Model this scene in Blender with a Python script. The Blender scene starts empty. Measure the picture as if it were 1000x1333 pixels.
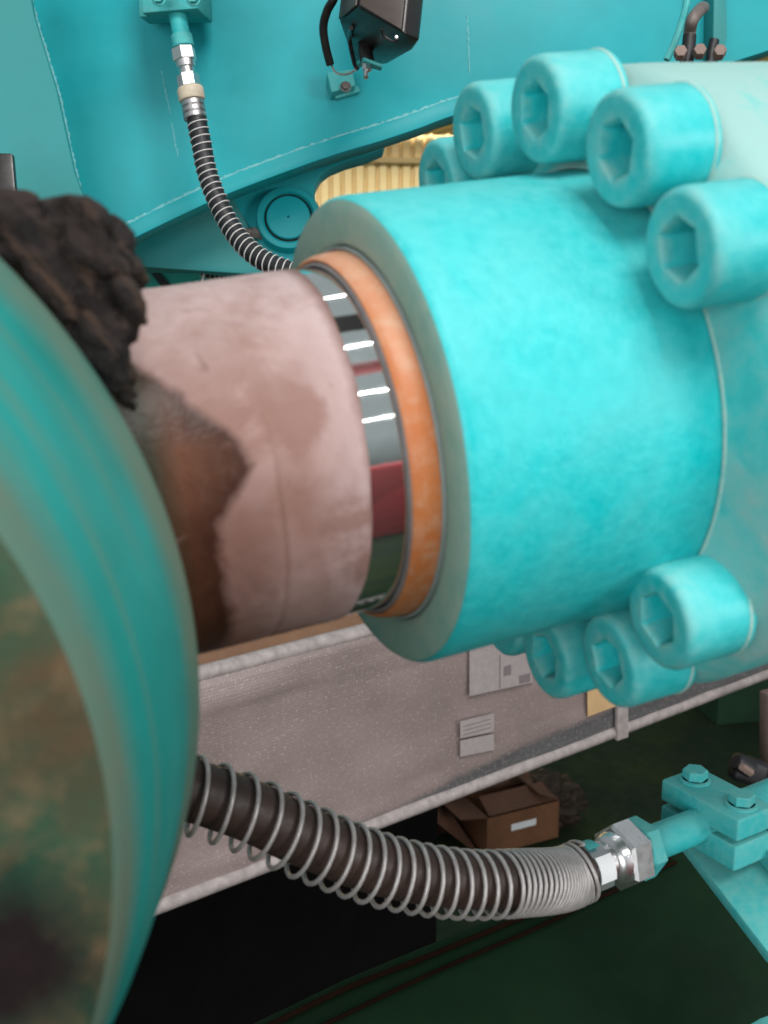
import bpy, bmesh, math, random
from mathutils import Vector, Matrix, noise
random.seed(7)
PI = math.pi
sc = bpy.context.scene
C = sc.collection

# ------------------------------------------------------------------ camera
PITCH = math.radians(14.7)
EYE = Vector((0, 0, 2.2))
FPX = 1513.0
cam_d = bpy.data.cameras.new('camera'); cam = bpy.data.objects.new('camera', cam_d); C.objects.link(cam)
cam.location = EYE; cam.rotation_euler = (PI / 2 - PITCH, 0, 0)
cam_d.sensor_fit = 'HORIZONTAL'; cam_d.sensor_width = 36; cam_d.lens = 36 * FPX / 1000
cam_d.clip_start = 0.01; cam_d.clip_end = 200
cam_d.dof.use_dof = True; cam_d.dof.focus_distance = 0.8; cam_d.dof.aperture_fstop = 24
sc.camera = cam
RX = Vector((1, 0, 0)); UP = Vector((0, math.sin(PITCH), math.cos(PITCH))); FW = Vector((0, math.cos(PITCH), -math.sin(PITCH)))

def cv(x, y, z):            # direction in survey axes (right, up, towards the viewer) -> world
    return RX * x + UP * y - FW * z
def at(px, py, dep):        # surveyed point: bearing of a photo pixel and its distance along the view
    return EYE + (RX * ((px - 500) / FPX) + UP * (-(py - 666.5) / FPX) + FW) * dep
def on(px, py, P0, n):      # bearing of a photo pixel met with a real plane
    r = RX * ((px - 500) / FPX) + UP * (-(py - 666.5) / FPX) + FW
    return EYE + r * ((P0 - EYE).dot(n) / r.dot(n))

# ------------------------------------------------------------------ world and lamps
w = bpy.data.worlds.new('World'); sc.world = w; w.use_nodes = True
nt = w.node_tree; nt.nodes.clear()
out = nt.nodes.new('ShaderNodeOutputWorld'); bg = nt.nodes.new('ShaderNodeBackground')
tc = nt.nodes.new('ShaderNodeTexCoord'); sx = nt.nodes.new('ShaderNodeSeparateXYZ'); cr = nt.nodes.new('ShaderNodeValToRGB')
mr = nt.nodes.new('ShaderNodeMapRange'); mr.inputs[1].default_value = -1
nt.links.new(tc.outputs['Generated'], sx.inputs[0]); nt.links.new(sx.outputs['Z'], mr.inputs[0]); nt.links.new(mr.outputs[0], cr.inputs[0])
cr.color_ramp.elements[0].position = 0.42; cr.color_ramp.elements[0].color = (0.015, 0.03, 0.022, 1)
cr.color_ramp.elements[1].position = 0.62; cr.color_ramp.elements[1].color = (0.50, 0.56, 0.58, 1)
nt.links.new(cr.outputs[0], bg.inputs[0]); bg.inputs[1].default_value = 0.52
nt.links.new(bg.outputs[0], out.inputs[0])

def area(name, loc, target, sx_, sy_, power, col=(1, 1, 1), roll=None):
    l = bpy.data.lights.new(name, 'AREA'); l.shape = 'RECTANGLE'; l.size = sx_; l.size_y = sy_; l.energy = power; l.color = col
    o = bpy.data.objects.new(name, l); C.objects.link(o); o.location = loc
    d = (Vector(target) - Vector(loc)).normalized()
    if roll is None:
        o.rotation_euler = d.to_track_quat('-Z', 'Y').to_euler()
    else:                                   # roll: direction the long X side follows
        z = -d; x = (roll - z * roll.dot(z)).normalized(); y = z.cross(x)
        o.rotation_euler = Matrix((x, y, z)).transposed().to_euler()
    return o
AX = cv(0.913859, 0.19987508, -0.35342846).normalized()    # cylinder axis
RODP = Vector((-0.03, 0.36, 2.14))
area('skylight', (0.8, -1.5, 5.0), (0.2, 0.6, 2.0), 1.4, 1.4, 95, (1.0, 0.98, 0.95))
area('hall_door_daylight', (5.4, -3.2, 3.1), (0.1, 0.6, 2.1), 1.8, 1.8, 120, (1.0, 0.98, 0.96))
tubes = [((0.07, 0.49, 0.87), 5), ((0.36, -0.15, 0.92), 5), ((0.56, -0.54, 0.64), 5), ((0.64, -0.66, 0.40), 6)]
for k, (dv, dist) in enumerate(tubes):
    area('ceiling_tube_light', RODP + Vector(dv).normalized() * dist, RODP, 3.0, 0.035, 12 if k < 3 else 5, (1, 1, 1), Vector((0.92, 0.39, 0)))
area('frontal_fill', (-1.6, -4.6, 2.6), (0.3, 0.8, 2.1), 3.4, 2.2, 125, (0.99, 0.99, 1.0))  # unseen frontal fill behind the camera, added to even out the light
area('yard_daylight', (0.5, 8.5, 6.0), (0, 15.0, 4.0), 9, 3, 2600, (1.0, 0.97, 0.9))
vs = sc.view_settings; vs.view_transform = 'Standard'; vs.look = 'None'; vs.exposure = 0.22; vs.gamma = 1

# ------------------------------------------------------------------ material helpers
def mat_new(name):
    m = bpy.data.materials.new(name); m.use_nodes = True
    return m, m.node_tree, m.node_tree.nodes['Principled BSDF']
def N(nt, t, **kw):
    n = nt.nodes.new(t)
    for k, v in kw.items(): setattr(n, k, v)
    return n
def mixc(nt, fac, a, b):
    m = N(nt, 'ShaderNodeMix', data_type='RGBA')
    for sock, v in ((m.inputs[0], fac), (m.inputs[6], a), (m.inputs[7], b)):
        if isinstance(v, (int, float)): sock.default_value = v
        elif isinstance(v, tuple): sock.default_value = (*v, 1) if len(v) == 3 else v
        else: nt.links.new(v, sock)
    return m.outputs[2]
def mth(nt, op, a, b=None, c=None, clamp=False):
    m = N(nt, 'ShaderNodeMath', operation=op); m.use_clamp = clamp
    for i, v in enumerate((a, b, c)):
        if v is None: continue
        if isinstance(v, (int, float)): m.inputs[i].default_value = v
        else: nt.links.new(v, m.inputs[i])
    return m.outputs[0]
def ramp(nt, v, lo, hi, a=0.0, b=1.0):
    m = N(nt, 'ShaderNodeMapRange'); m.clamp = True
    m.inputs[1].default_value = lo; m.inputs[2].default_value = hi; m.inputs[3].default_value = a; m.inputs[4].default_value = b
    nt.links.new(v, m.inputs[0]); return m.outputs[0]
def coords(nt, stretch=(1, 1, 1)):
    g = N(nt, 'ShaderNodeNewGeometry'); oi = N(nt, 'ShaderNodeObjectInfo'); tc = N(nt, 'ShaderNodeTexCoord')
    mp = N(nt, 'ShaderNodeMapping'); mp.inputs['Scale'].default_value = stretch
    va = N(nt, 'ShaderNodeVectorMath', operation='ADD'); vm = N(nt, 'ShaderNodeVectorMath', operation='SCALE')
    nt.links.new(oi.outputs['Random'], vm.inputs[3]); vm.inputs[0].default_value = (3.7, 1.9, 5.3)
    nt.links.new(tc.outputs['Object'], va.inputs[0]); nt.links.new(vm.outputs[0], va.inputs[1]); nt.links.new(va.outputs[0], mp.inputs[0])
    return mp.outputs[0], g
def noi(nt, vec, scale, det=5, rough=0.6, dist=0.0):
    n = N(nt, 'ShaderNodeTexNoise'); n.inputs['Scale'].default_value = scale; n.inputs['Detail'].default_value = det
    n.inputs['Roughness'].default_value = rough; n.inputs['Distortion'].default_value = dist
    nt.links.new(vec, n.inputs['Vector']); return n.outputs['Fac']
def bump(nt, bs, h, strength, dist):
    b = N(nt, 'ShaderNodeBump'); b.inputs['Strength'].default_value = strength; b.inputs['Distance'].default_value = dist
    nt.links.new(h, b.inputs['Height']); nt.links.new(b.outputs[0], bs.inputs['Normal'])

def paint(name, base, dust=(0.45, 0.52, 0.46), amt=0.5, rough=0.35, scale=14, up=0.5, edge=0.6, speck=0.25, bmp=0.0006, stretch=(1, 1, 1)):
    m, nt, bs = mat_new(name); vec, g = coords(nt, stretch)
    n1 = noi(nt, vec, scale, 6, 0.62, 0.4); n2 = noi(nt, vec, scale * 6.5, 4, 0.6); n3 = noi(nt, vec, scale * 45, 3, 0.7)
    sep = N(nt, 'ShaderNodeSeparateXYZ'); nt.links.new(g.outputs['Normal'], sep.inputs[0])
    upf = mth(nt, 'MULTIPLY', ramp(nt, sep.outputs['Z'], 0.0, 0.95), up)
    mot = mth(nt, 'ADD', mth(nt, 'MULTIPLY', n1, 0.7), mth(nt, 'MULTIPLY', n2, 0.3))
    film = mth(nt, 'ADD', mth(nt, 'MULTIPLY', ramp(nt, mot, 0.38, 0.62), amt), mth(nt, 'MULTIPLY', upf, ramp(nt, n2, 0.2, 0.75, 0.5, 1.0)))
    film = mth(nt, 'ADD', film, mth(nt, 'MULTIPLY', ramp(nt, n3, 0.58, 0.75), speck * 0.5))
    pe = mth(nt, 'MULTIPLY', ramp(nt, g.outputs['Pointiness'], 0.505, 0.56), ramp(nt, n2, 0.35, 0.6, 0.4, 1.0))
    film = mth(nt, 'ADD', film, mth(nt, 'MULTIPLY', pe, edge), clamp=True)
    film = mth(nt, 'MINIMUM', film, 0.93)
    var = mixc(nt, ramp(nt, n2, 0.3, 0.7), base, tuple(min(1, c * 1.18) for c in base))
    col = mixc(nt, film, var, dust)
    nt.links.new(col, bs.inputs['Base Color'])
    r = ramp(nt, film, 0, 0.8, rough, 0.8); nt.links.new(r, bs.inputs['Roughness'])
    h = mth(nt, 'ADD', n2, mth(nt, 'MULTIPLY', n3, 0.35)); bump(nt, bs, h, 0.35, bmp); bs.inputs['Specular IOR Level'].default_value = 0.4
    return m

def metal(name, col, rough=0.3, amt=0.15):
    m, nt, bs = mat_new(name); vec, g = coords(nt)
    n = noi(nt, vec, 120, 4); bs.inputs['Metallic'].default_value = 0.95
    nt.links.new(mixc(nt, mth(nt, 'MULTIPLY', ramp(nt, n, .4, .7), amt), col, (0.25, 0.22, 0.19)), bs.inputs['Base Color'])
    nt.links.new(ramp(nt, n, 0.3, 0.7, rough, rough + 0.15), bs.inputs['Roughness'])
    return m
def plain(name, col, rough=0.6, var=0.3, scale=60, bmp=0.0004, spec=0.5, metallic=0.0, stretch=(1, 1, 1), col2=None):
    m, nt, bs = mat_new(name); vec, g = coords(nt, stretch); n = noi(nt, vec, scale, 6, 0.65); n2 = noi(nt, vec, scale * 7, 3)
    c2 = col2 or tuple(c * (1 - var) for c in col)
    nt.links.new(mixc(nt, ramp(nt, n, 0.35, 0.65), col, c2), bs.inputs['Base Color'])
    nt.links.new(ramp(nt, n2, 0.3, 0.7, rough * 0.85, min(1, rough * 1.15)), bs.inputs['Roughness'])
    bs.inputs['Specular IOR Level'].default_value = spec; bs.inputs['Metallic'].default_value = metallic
    bump(nt, bs, mth(nt, 'ADD', n, mth(nt, 'MULTIPLY', n2, 0.4)), 0.4, bmp)
    return m

TEAL = (0.008, 0.42, 0.44)
M = {}
M['gland'] = paint('gland_paint', (0.001, 0.47, 0.495), (0.17, 0.53, 0.515), amt=0.27, rough=0.28, scale=34, up=0.30, edge=0.0, speck=0.9, bmp=0.0011)
M['gland_face'] = paint('gland_face_paint', (0.16, 0.37, 0.32), (0.32, 0.42, 0.35), amt=0.85, rough=0.6, scale=22, up=0.3, edge=0.2)
M['flange'] = paint('flange_paint', (0.05, 0.50, 0.50), (0.30, 0.49, 0.46), amt=1.0, rough=0.65, scale=20, up=0.9, edge=0.2)
M['bolt'] = paint('bolt_paint', (0.001, 0.46, 0.485), (0.26, 0.51, 0.475), amt=0.2, rough=0.27, scale=30, up=0.22, edge=0.65)
M['bead'] = paint('bead_paint', (0.10, 0.50, 0.50), (0.42, 0.58, 0.52), amt=0.6, rough=0.6, scale=60)
M['plate'] = paint('plate_paint', (0.000, 0.315, 0.358), (0.012, 0.31, 0.32), amt=0.35, rough=0.36, scale=3.0, up=0.2, edge=0.0, speck=0.05, bmp=0.0005)
M['plate_side'] = paint('side_sheet_paint', (0.001, 0.21, 0.225), (0.05, 0.24, 0.215), amt=0.5, rough=0.45, scale=4, up=0.2, edge=0.0, speck=0.05, bmp=0.0005)
M['plate_dark'] = paint('plate_paint_dull', (0.002, 0.22, 0.235), (0.08, 0.24, 0.21), amt=0.5, rough=0.45, scale=2.5, up=0.2, edge=0.0, speck=0.05, bmp=0.0005)
M['clamp'] = paint('clamp_paint', (0.004, 0.39, 0.41), (0.12, 0.44, 0.42), amt=0.35, rough=0.4, scale=35, up=0.4, edge=0.5)
M['green'] = paint('green_paint', (0.006, 0.30, 0.24), (0.03, 0.34, 0.28), amt=0.2, rough=0.4, scale=8)
M['bead_plate'] = paint('weld_paint', (0.003, 0.37, 0.43), (0.40, 0.60, 0.56), amt=0.30, rough=0.3, scale=70, speck=0.8, up=0.1, edge=0.25)
M['silver'] = metal('zinc_plated_steel', (0.72, 0.72, 0.73), 0.24)
M['ferrule'] = metal('crimped_steel', (0.55, 0.54, 0.55), 0.3, 0.3)
M['wire'] = plain('grey_spring_wire', (0.50, 0.47, 0.46), 0.42, 0.2, 200, metallic=0.4)
M['wire_pale'] = plain('pale_wire', (0.70, 0.68, 0.66), 0.4, 0.1, 100)
M['wire_light'] = metal('bright_spring_wire', (0.75, 0.74, 0.72), 0.3)
M['rubber'] = plain('black_rubber', (0.012, 0.013, 0.016), 0.5, 0.3, 90)
M['hose_brown'] = plain('dusty_dark_hose', (0.050, 0.028, 0.022), 0.55, 0.45, 50)
M['cream'] = plain('cream_collar', (0.62, 0.53, 0.40), 0.5, 0.25, 90)
M['white_tag'] = plain('white_paper_tag', (0.85, 0.87, 0.88), 0.6, 0.06, 60)
M['black_plastic'] = plain('black_plastic', (0.018, 0.016, 0.016), 0.32, 0.3, 30)
M['grey_plastic'] = plain('grey_brown_plastic', (0.075, 0.058, 0.050), 0.42, 0.2, 20)
M['lip'] = plain('dark_rubber_lip', (0.26, 0.23, 0.23), 0.5, 0.3, 60)
M['groove'] = plain('dark_groove', (0.07, 0.08, 0.08), 0.7, 0.4, 60)
M['ring'] = plain('grey_blue_ring', (0.30, 0.36, 0.35), 0.5, 0.25, 40)
M['steel_grey'] = plain('dusty_steel', (0.20, 0.17, 0.155), 0.55, 0.3, 90, metallic=0.3)
M['pink'] = plain('pinkish_primer', (0.28, 0.20, 0.17), 0.7, 0.3, 60)
M['yellow'] = plain('yellow_sheet_steel', (0.80, 0.62, 0.30), 0.55, 0.1, 1.5)
M['yellow_beam'] = plain('yellow_beam', (0.50, 0.37, 0.17), 0.6, 0.15, 3)
M['floor'] = plain('dark_green_floor', (0.020, 0.038, 0.010), 0.85, 0.65, 3.0, bmp=0.001, spec=0.25, col2=(0.007, 0.020, 0.012))
M['rack'] = plain('shade_black_rack', (0.003, 0.0028, 0.0028), 0.85, 0.4, 8, spec=0.08)  # near-black colour carries the shade under the carton
M['brown_cable'] = plain('brown_cable', (0.014, 0.006, 0.003), 0.9, 0.3, 30, spec=.05)
M['red'] = plain('red_cabinet_paint', (0.62, 0.03, 0.045), 0.4, 0.2, 5)
M['foam'] = plain('white_foam', (0.42, 0.37, 0.36), 0.6, 0.35, 60, bmp=0.002)
M['cardboard'] = plain('brown_cardboard', (0.20, 0.088, 0.040), 0.85, 0.3, 9)
M['cardboard_dark'] = plain('brown_cardboard_inside', (0.13, 0.060, 0.035), 0.85, 0.3, 9)
M['carton_top'] = plain('brown_carton_top', (0.30, 0.155, 0.085), 0.8, 0.2, 12)
M['manila'] = plain('manila_paper', (0.60, 0.40, 0.20), 0.7, 0.12, 30)
M['label'] = plain('white_label_under_film', (0.37, 0.325, 0.32), 0.5, 0.15, 90)
M['print'] = plain('grey_print', (0.19, 0.16, 0.165), 0.7, 0.1, 90)

# bubble wrap over carton
def wrap_mat():
    m, nt, bs = mat_new('bubble_wrap_over_carton'); tc = N(nt, 'ShaderNodeTexCoord'); uv = tc.outputs['UV']
    sep = N(nt, 'ShaderNodeSeparateXYZ'); nt.links.new(uv, sep.inputs[0])
    n1 = noi(nt, uv, 5, 5); n2 = noi(nt, uv, 150, 3, 0.7)
    vor = N(nt, 'ShaderNodeTexVoronoi', feature='F1'); vor.inputs['Scale'].default_value = 210; vor.inputs['Randomness'].default_value = 0.25
    nt.links.new(uv, vor.inputs['Vector'])
    base = mixc(nt, ramp(nt, n1, 0.35, 0.65), (0.215, 0.168, 0.158), (0.285, 0.222, 0.215))
    # bluish film along the bottom of the parcel, its shadow painted dark
    wob = mth(nt, 'ADD', sep.outputs['Y'], mth(nt, 'MULTIPLY', mth(nt, 'SUBTRACT', noi(nt, uv, 4, 3), 0.5), 0.05))
    edge = mth(nt, 'SUBTRACT', mth(nt, 'MULTIPLY', mth(nt, 'ADD', sep.outputs['X'], 0.50), 0.075), wob)
    dk = mth(nt, 'MULTIPLY', ramp(nt, edge, 0.0, 0.014), ramp(nt, n2, .25, .7, 1.0, .75))
    col = mixc(nt, dk, base, (0.075, 0.082, 0.086))
    spk = mth(nt, 'MULTIPLY', ramp(nt, vor.outputs['Distance'], 0.36, 0.10), ramp(nt, n2, 0.50, 0.62))  # glints of the bubbles, painted as pale specks
    col = mixc(nt, mth(nt, 'MULTIPLY', spk, 0.75), col, (0.62, 0.55, 0.54))
    nt.links.new(col, bs.inputs['Base Color']); bs.inputs['Roughness'].default_value = 0.42
    bs.inputs['Coat Weight'].default_value = 0.25; bs.inputs['Coat Roughness'].default_value = 0.3
    h = mth(nt, 'ADD', mth(nt, 'MULTIPLY', vor.outputs['Distance'], -0.8), mth(nt, 'MULTIPLY', n1, 2.5)); bump(nt, bs, h, 0.5, 0.0015)
    return m
M['wrap'] = wrap_mat()

# chrome rod
def chrome_mat():
    m, nt, bs = mat_new('hard_chrome'); vec, g = coords(nt)
    bs.inputs['Metallic'].default_value = .97; bs.inputs['Base Color'].default_value = (0.80, 0.84, 0.82, 1)
    n = noi(nt, vec, 160, 3); nt.links.new(ramp(nt, n, 0.35, 0.75, 0.04, 0.09), bs.inputs['Roughness'])
    bump(nt, bs, noi(nt, vec, 55, 3), .12, .0004)
    return m
M['chrome'] = chrome_mat()

def sleeve_mat():           # uv = (distance along rod in gland radii, angle in degrees / 100)
    m, nt, bs = mat_new('dust_caked_wrap'); uvn = N(nt, 'ShaderNodeUVMap'); uvn.uv_map = 'UVMap'
    vec, g = coords(nt); sep = N(nt, 'ShaderNodeSeparateXYZ'); nt.links.new(uvn.outputs[0], sep.inputs[0])
    U, V = sep.outputs['X'], sep.outputs['Y']
    n1 = noi(nt, vec, 26, 6, 0.62, 0.5); n2 = noi(nt, vec, 130, 5, 0.65); n3 = noi(nt, vec, 900, 2, 0.6); nb = noi(nt, vec, 12, 4, .5)
    col = mixc(nt, ramp(nt, nb, 0.40, 0.60), (0.38, 0.250, 0.228), (0.21, 0.112, 0.092))
    # lighter towards the gland end
    col = mixc(nt, mth(nt, 'MULTIPLY', ramp(nt, mth(nt, 'ADD', U, mth(nt, 'MULTIPLY', mth(nt, 'SUBTRACT', n1, .5), .5)), -0.50, -0.32), 0.65), col, (0.49, 0.37, 0.37))
    col = mixc(nt, mth(nt, 'MULTIPLY', ramp(nt, n1, 0.46, 0.58), 0.75), col, (0.225, 0.115, 0.090))
    sz = N(nt, 'ShaderNodeSeparateXYZ'); nt.links.new(g.outputs['Normal'], sz.inputs[0])
    col = mixc(nt, mth(nt, 'MULTIPLY', ramp(nt, sz.outputs['Z'], 0.45, 0.95), ramp(nt, n2, .3, .65, .25, .7)), col, (0.50, 0.40, 0.395))
    # wet oily stain
    fc = N(nt, 'ShaderNodeFloatCurve'); cu = fc.mapping.curves[0]
    pts = [(0.0, -1.6), (0.30, -1.30), (0.50, -1.06), (0.62, -0.96), (0.70, -0.87), (0.79, -0.79), (0.84, -0.72), (0.92, -0.68), (0.98, -0.73), (1.04, -0.80), (1.15, -0.84), (1.38, -0.80), (1.6, -0.80)]
    while len(cu.points) < len(pts): cu.points.new(0.5, 0.5)
    for p, (x, y) in zip(cu.points, pts): p.location = (x / 1.6, (y + 1.6) / 1.6); p.handle_type = 'VECTOR'
    fc.mapping.update()
    nt.links.new(mth(nt, 'DIVIDE', V, 1.6), fc.inputs['Value'])
    bnd = mth(nt, 'SUBTRACT', mth(nt, 'MULTIPLY', fc.outputs[0], 1.6), 1.6)
    dd = mth(nt, 'SUBTRACT', bnd, U)                      # > 0 inside the stain
    dd = mth(nt, 'ADD', dd, mth(nt, 'MULTIPLY', mth(nt, 'SUBTRACT', n1, 0.5), 0.22)); dd = mth(nt, 'ADD', dd, mth(nt, 'MULTIPLY', mth(nt, 'SUBTRACT', n2, 0.5), 0.06))
    st = ramp(nt, dd, -0.012, 0.045)
    stc = mixc(nt, ramp(nt, mth(nt, 'ADD', dd, mth(nt, 'MULTIPLY', n2, .12)), 0.10, 0.34), (0.050, 0.020, 0.013), (0.135, 0.053, 0.029))
    stc = mixc(nt, ramp(nt, U, -0.93, -1.03), stc, (0.030, 0.028, 0.016))  # darker and greener towards the boss end
    col = mixc(nt, st, col, stc)
    # faint overlap seam of the wrap and a few smudges
    sd = mth(nt, 'ABSOLUTE', mth(nt, 'ADD', mth(nt, 'ADD', U, 0.605), mth(nt, 'MULTIPLY', mth(nt, 'SUBTRACT', n1, .5), .04)))
    seam = mth(nt, 'MULTIPLY', ramp(nt, sd, 0.016, 0.003), ramp(nt, nb, 0.35, 0.6, 0.0, 0.6))
    col = mixc(nt, mth(nt, 'MULTIPLY', seam, mth(nt, 'SUBTRACT', 1.0, st)), col, (0.15, 0.075, 0.055))
    edge = ramp(nt, mth(nt, 'ADD', U, mth(nt, 'MULTIPLY', n2, .06)), -0.255, -0.205)
    col = mixc(nt, mth(nt, 'MULTIPLY', edge, 0.85), col, (0.16, 0.085, 0.070))
    sm = ramp(nt, noi(nt, vec, 60, 3, .5, 1.2), 0.68, 0.74)
    col = mixc(nt, mth(nt, 'MULTIPLY', sm, 0.5), col, (0.17, 0.095, 0.08))
    nt.links.new(col, bs.inputs['Base Color'])
    nt.links.new(mth(nt, 'SUBTRACT', 0.62, mth(nt, 'MULTIPLY', st, 0.27)), bs.inputs['Roughness'])
    bs.inputs['Specular IOR Level'].default_value = 0.18
    h = mth(nt, 'ADD', mth(nt, 'MULTIPLY', n2, 0.6), mth(nt, 'MULTIPLY', n3, mth(nt, 'MULTIPLY', st, 0.3))); h = mth(nt, 'SUBTRACT', h, mth(nt, 'MULTIPLY', seam, 0.8))
    bump(nt, bs, h, 0.5, 0.0009)
    return m
M['sleeve'] = sleeve_mat()

def orange_mat():
    m, nt, bs = mat_new('worn_orange_seal'); vec, g = coords(nt)
    n1 = noi(nt, vec, 35, 5, .6, .5); n2 = noi(nt, vec, 200, 4, .7)
    col = mixc(nt, ramp(nt, n1, .3, .8), (0.55, 0.16, 0.045), (0.58, 0.21, 0.075))
    col = mixc(nt, mth(nt, 'MULTIPLY', ramp(nt, n2, .45, .7), .55), col, (0.60, 0.38, 0.25))
    sep = N(nt, 'ShaderNodeSeparateXYZ'); nt.links.new(g.outputs['Normal'], sep.inputs[0])
    col = mixc(nt, mth(nt, 'MULTIPLY', ramp(nt, sep.outputs['Z'], .35, .9), .35), col, (0.70, 0.50, 0.38))
    nt.links.new(col, bs.inputs['Base Color']); bs.inputs['Roughness'].default_value = .5; bump(nt, bs, n2, .4, .0004)
    return m
M['orange'] = orange_mat()

def boss_mat(face=False):
    m, nt, bs = mat_new('boss_face_dirt' if face else 'boss_paint'); uvn = N(nt, 'ShaderNodeUVMap'); uvn.uv_map = 'UVMap'
    vec, g = coords(nt); mp = N(nt, 'ShaderNodeMapping'); nt.links.new(uvn.outputs[0], mp.inputs[0])
    mp.inputs['Scale'].default_value = (1.0, 0.22, 1) if not face else (1, 0.5, 1)
    ns = noi(nt, mp.outputs[0], 6, 5, .55, .6); n1 = noi(nt, vec, 18, 5, .6, .3); n2 = noi(nt, vec, 90, 4, .65); n3 = noi(nt, vec, 9, 3, .5)
    if not face:
        col = mixc(nt, ramp(nt, n1, .35, .65), (0.004, 0.205, 0.18), (0.008, 0.27, 0.25))
        col = mixc(nt, mth(nt, 'MULTIPLY', ramp(nt, mth(nt, 'ADD', mth(nt, 'MULTIPLY', ns, .6), mth(nt, 'MULTIPLY', n3, .4)), .50, .66), .5), col, (0.12, 0.175, 0.12))
        sep = N(nt, 'ShaderNodeSeparateXYZ'); nt.links.new(uvn.outputs[0], sep.inputs[0])
        rim = mth(nt, 'ADD', ramp(nt, sep.outputs['X'], 1.46, 1.24), ramp(nt, sep.outputs['X'], 2.12, 2.30))
        col = mixc(nt, mth(nt, 'MULTIPLY', rim, mth(nt, 'MULTIPLY', ramp(nt, n1, .25, .6, .35, 1), .85)), col, (0.13, 0.145, 0.095))
    else:
        col = mixc(nt, ramp(nt, n1, .42, .60), (0.015, 0.085, 0.050), (0.095, 0.062, 0.032))
        col = mixc(nt, mth(nt, 'MULTIPLY', ramp(nt, n2, .5, .75), .5), col, (0.30, 0.17, 0.09))
        col = mixc(nt, ramp(nt, n3, .46, .66, 0, .8), col, (0.045, 0.035, 0.022)); bs.inputs['Specular IOR Level'].default_value = .15
        # dark bore below, its shade painted into the face colour
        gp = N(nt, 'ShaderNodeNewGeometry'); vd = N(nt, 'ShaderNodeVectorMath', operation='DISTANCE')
        nt.links.new(gp.outputs['Position'], vd.inputs[0]); vd.inputs[1].default_value = BORE_SHADE
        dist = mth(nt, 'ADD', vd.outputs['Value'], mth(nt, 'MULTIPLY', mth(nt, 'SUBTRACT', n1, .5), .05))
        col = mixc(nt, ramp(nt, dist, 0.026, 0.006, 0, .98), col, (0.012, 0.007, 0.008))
    nt.links.new(col, bs.inputs['Base Color']); nt.links.new(ramp(nt, n1, .3, .7, .42, .65), bs.inputs['Roughness'])
    bump(nt, bs, mth(nt, 'ADD', n2, ns), .4, .0006 if not face else .0015)
    return m

def mud_mat():
    m, nt, bs = mat_new('greasy_dirt'); vec, g = coords(nt)
    n1 = noi(nt, vec, 45, 6, .65, .6); n2 = noi(nt, vec, 260, 5, .7)
    sep = N(nt, 'ShaderNodeSeparateXYZ'); nt.links.new(g.outputs['Normal'], sep.inputs[0])
    ed = at(170, 510, .27) - at(0, 300, .27); ed.normalize()
    vd = N(nt, 'ShaderNodeVectorMath', operation='DOT_PRODUCT'); nt.links.new(g.outputs['Position'], vd.inputs[0]); vd.inputs[1].default_value = tuple(ed)
    vs2 = N(nt, 'ShaderNodeVectorMath', operation='SCALE'); vs2.inputs[0].default_value = tuple(ed * -.93); nt.links.new(vd.outputs['Value'], vs2.inputs[3])
    va = N(nt, 'ShaderNodeVectorMath', operation='ADD'); nt.links.new(g.outputs['Position'], va.inputs[0]); nt.links.new(vs2.outputs[0], va.inputs[1])
    ns = noi(nt, va.outputs[0], 260, 4, .6)
    col = mixc(nt, ramp(nt, n1, .42, .66), (0.004, 0.003, 0.003), (0.018, 0.010, 0.008))
    col = mixc(nt, mth(nt, 'MULTIPLY', ramp(nt, ns, .53, .62), .8), col, (0.07, 0.040, 0.024))
    col = mixc(nt, mth(nt, 'MULTIPLY', ramp(nt, sep.outputs['Z'], .45, .98), .7), col, (0.045, 0.029, 0.026))
    col = mixc(nt, mth(nt, 'MULTIPLY', ramp(nt, n2, .62, .74), .2), col, (0.16, 0.09, 0.05))
    nt.links.new(col, bs.inputs['Base Color']); bs.inputs['Roughness'].default_value = .6; bs.inputs['Specular IOR Level'].default_value = .3
    bump(nt, bs, mth(nt, 'ADD', mth(nt, 'MULTIPLY', n1, 2), n2), .9, .003)
    return m
M['mud'] = mud_mat()

# ------------------------------------------------------------------ object helpers
def thing(name, label, cat, loc, group=None):
    o = bpy.data.objects.new(name, None); C.objects.link(o); o.location = loc
    o.empty_display_size = .05; o['label'] = label; o['category'] = cat
    if group: o['group'] = group
    return o
def wloc(o):
    v = Vector(o.location)
    while o.parent: o = o.parent; v += Vector(o.location)
    return v
def mesh(name, vf, mat, parent=None, smooth=True, kind=None, uv=None, auto=None):
    vs_, fs = vf[0], vf[1]
    off = wloc(parent) if parent else Vector((0, 0, 0))
    me = bpy.data.meshes.new(name); me.from_pydata([Vector(v) - off for v in vs_], [], fs); me.validate(); me.update()
    if smooth:
        for p in me.polygons: p.use_smooth = True
        if auto is None: auto = 40
        me.set_sharp_from_angle(angle=math.radians(auto))
    if uv is None and len(vf) > 2: uv = vf[2]
    if uv:
        ul = me.uv_layers.new(name='UVMap')
        for l in me.loops: ul.data[l.index].uv = uv[l.vertex_index]
    o = bpy.data.objects.new(name, me); C.objects.link(o)
    for mm in (mat if isinstance(mat, list) else [mat]): me.materials.append(mm)
    if parent: o.parent = parent
    if kind: o['kind'] = kind
    return o
def tag(o, label, cat, group=None):
    o['label'] = label; o['category'] = cat
    if group: o['group'] = group
    return o
def join(*vfs):
    V = []; F = []
    for vf in vfs:
        k = len(V); V += list(vf[0]); F += [tuple(i + k for i in f) for f in vf[1]]
    return V, F
def frame(d, ref=None):
    d = Vector(d).normalized(); ref = Vector(ref) if ref else (Vector((0, 0, 1)) if abs(d.z) < .9 else Vector((1, 0, 0)))
    u = (ref - d * ref.dot(d)).normalized(); return d, u, d.cross(u)
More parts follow.
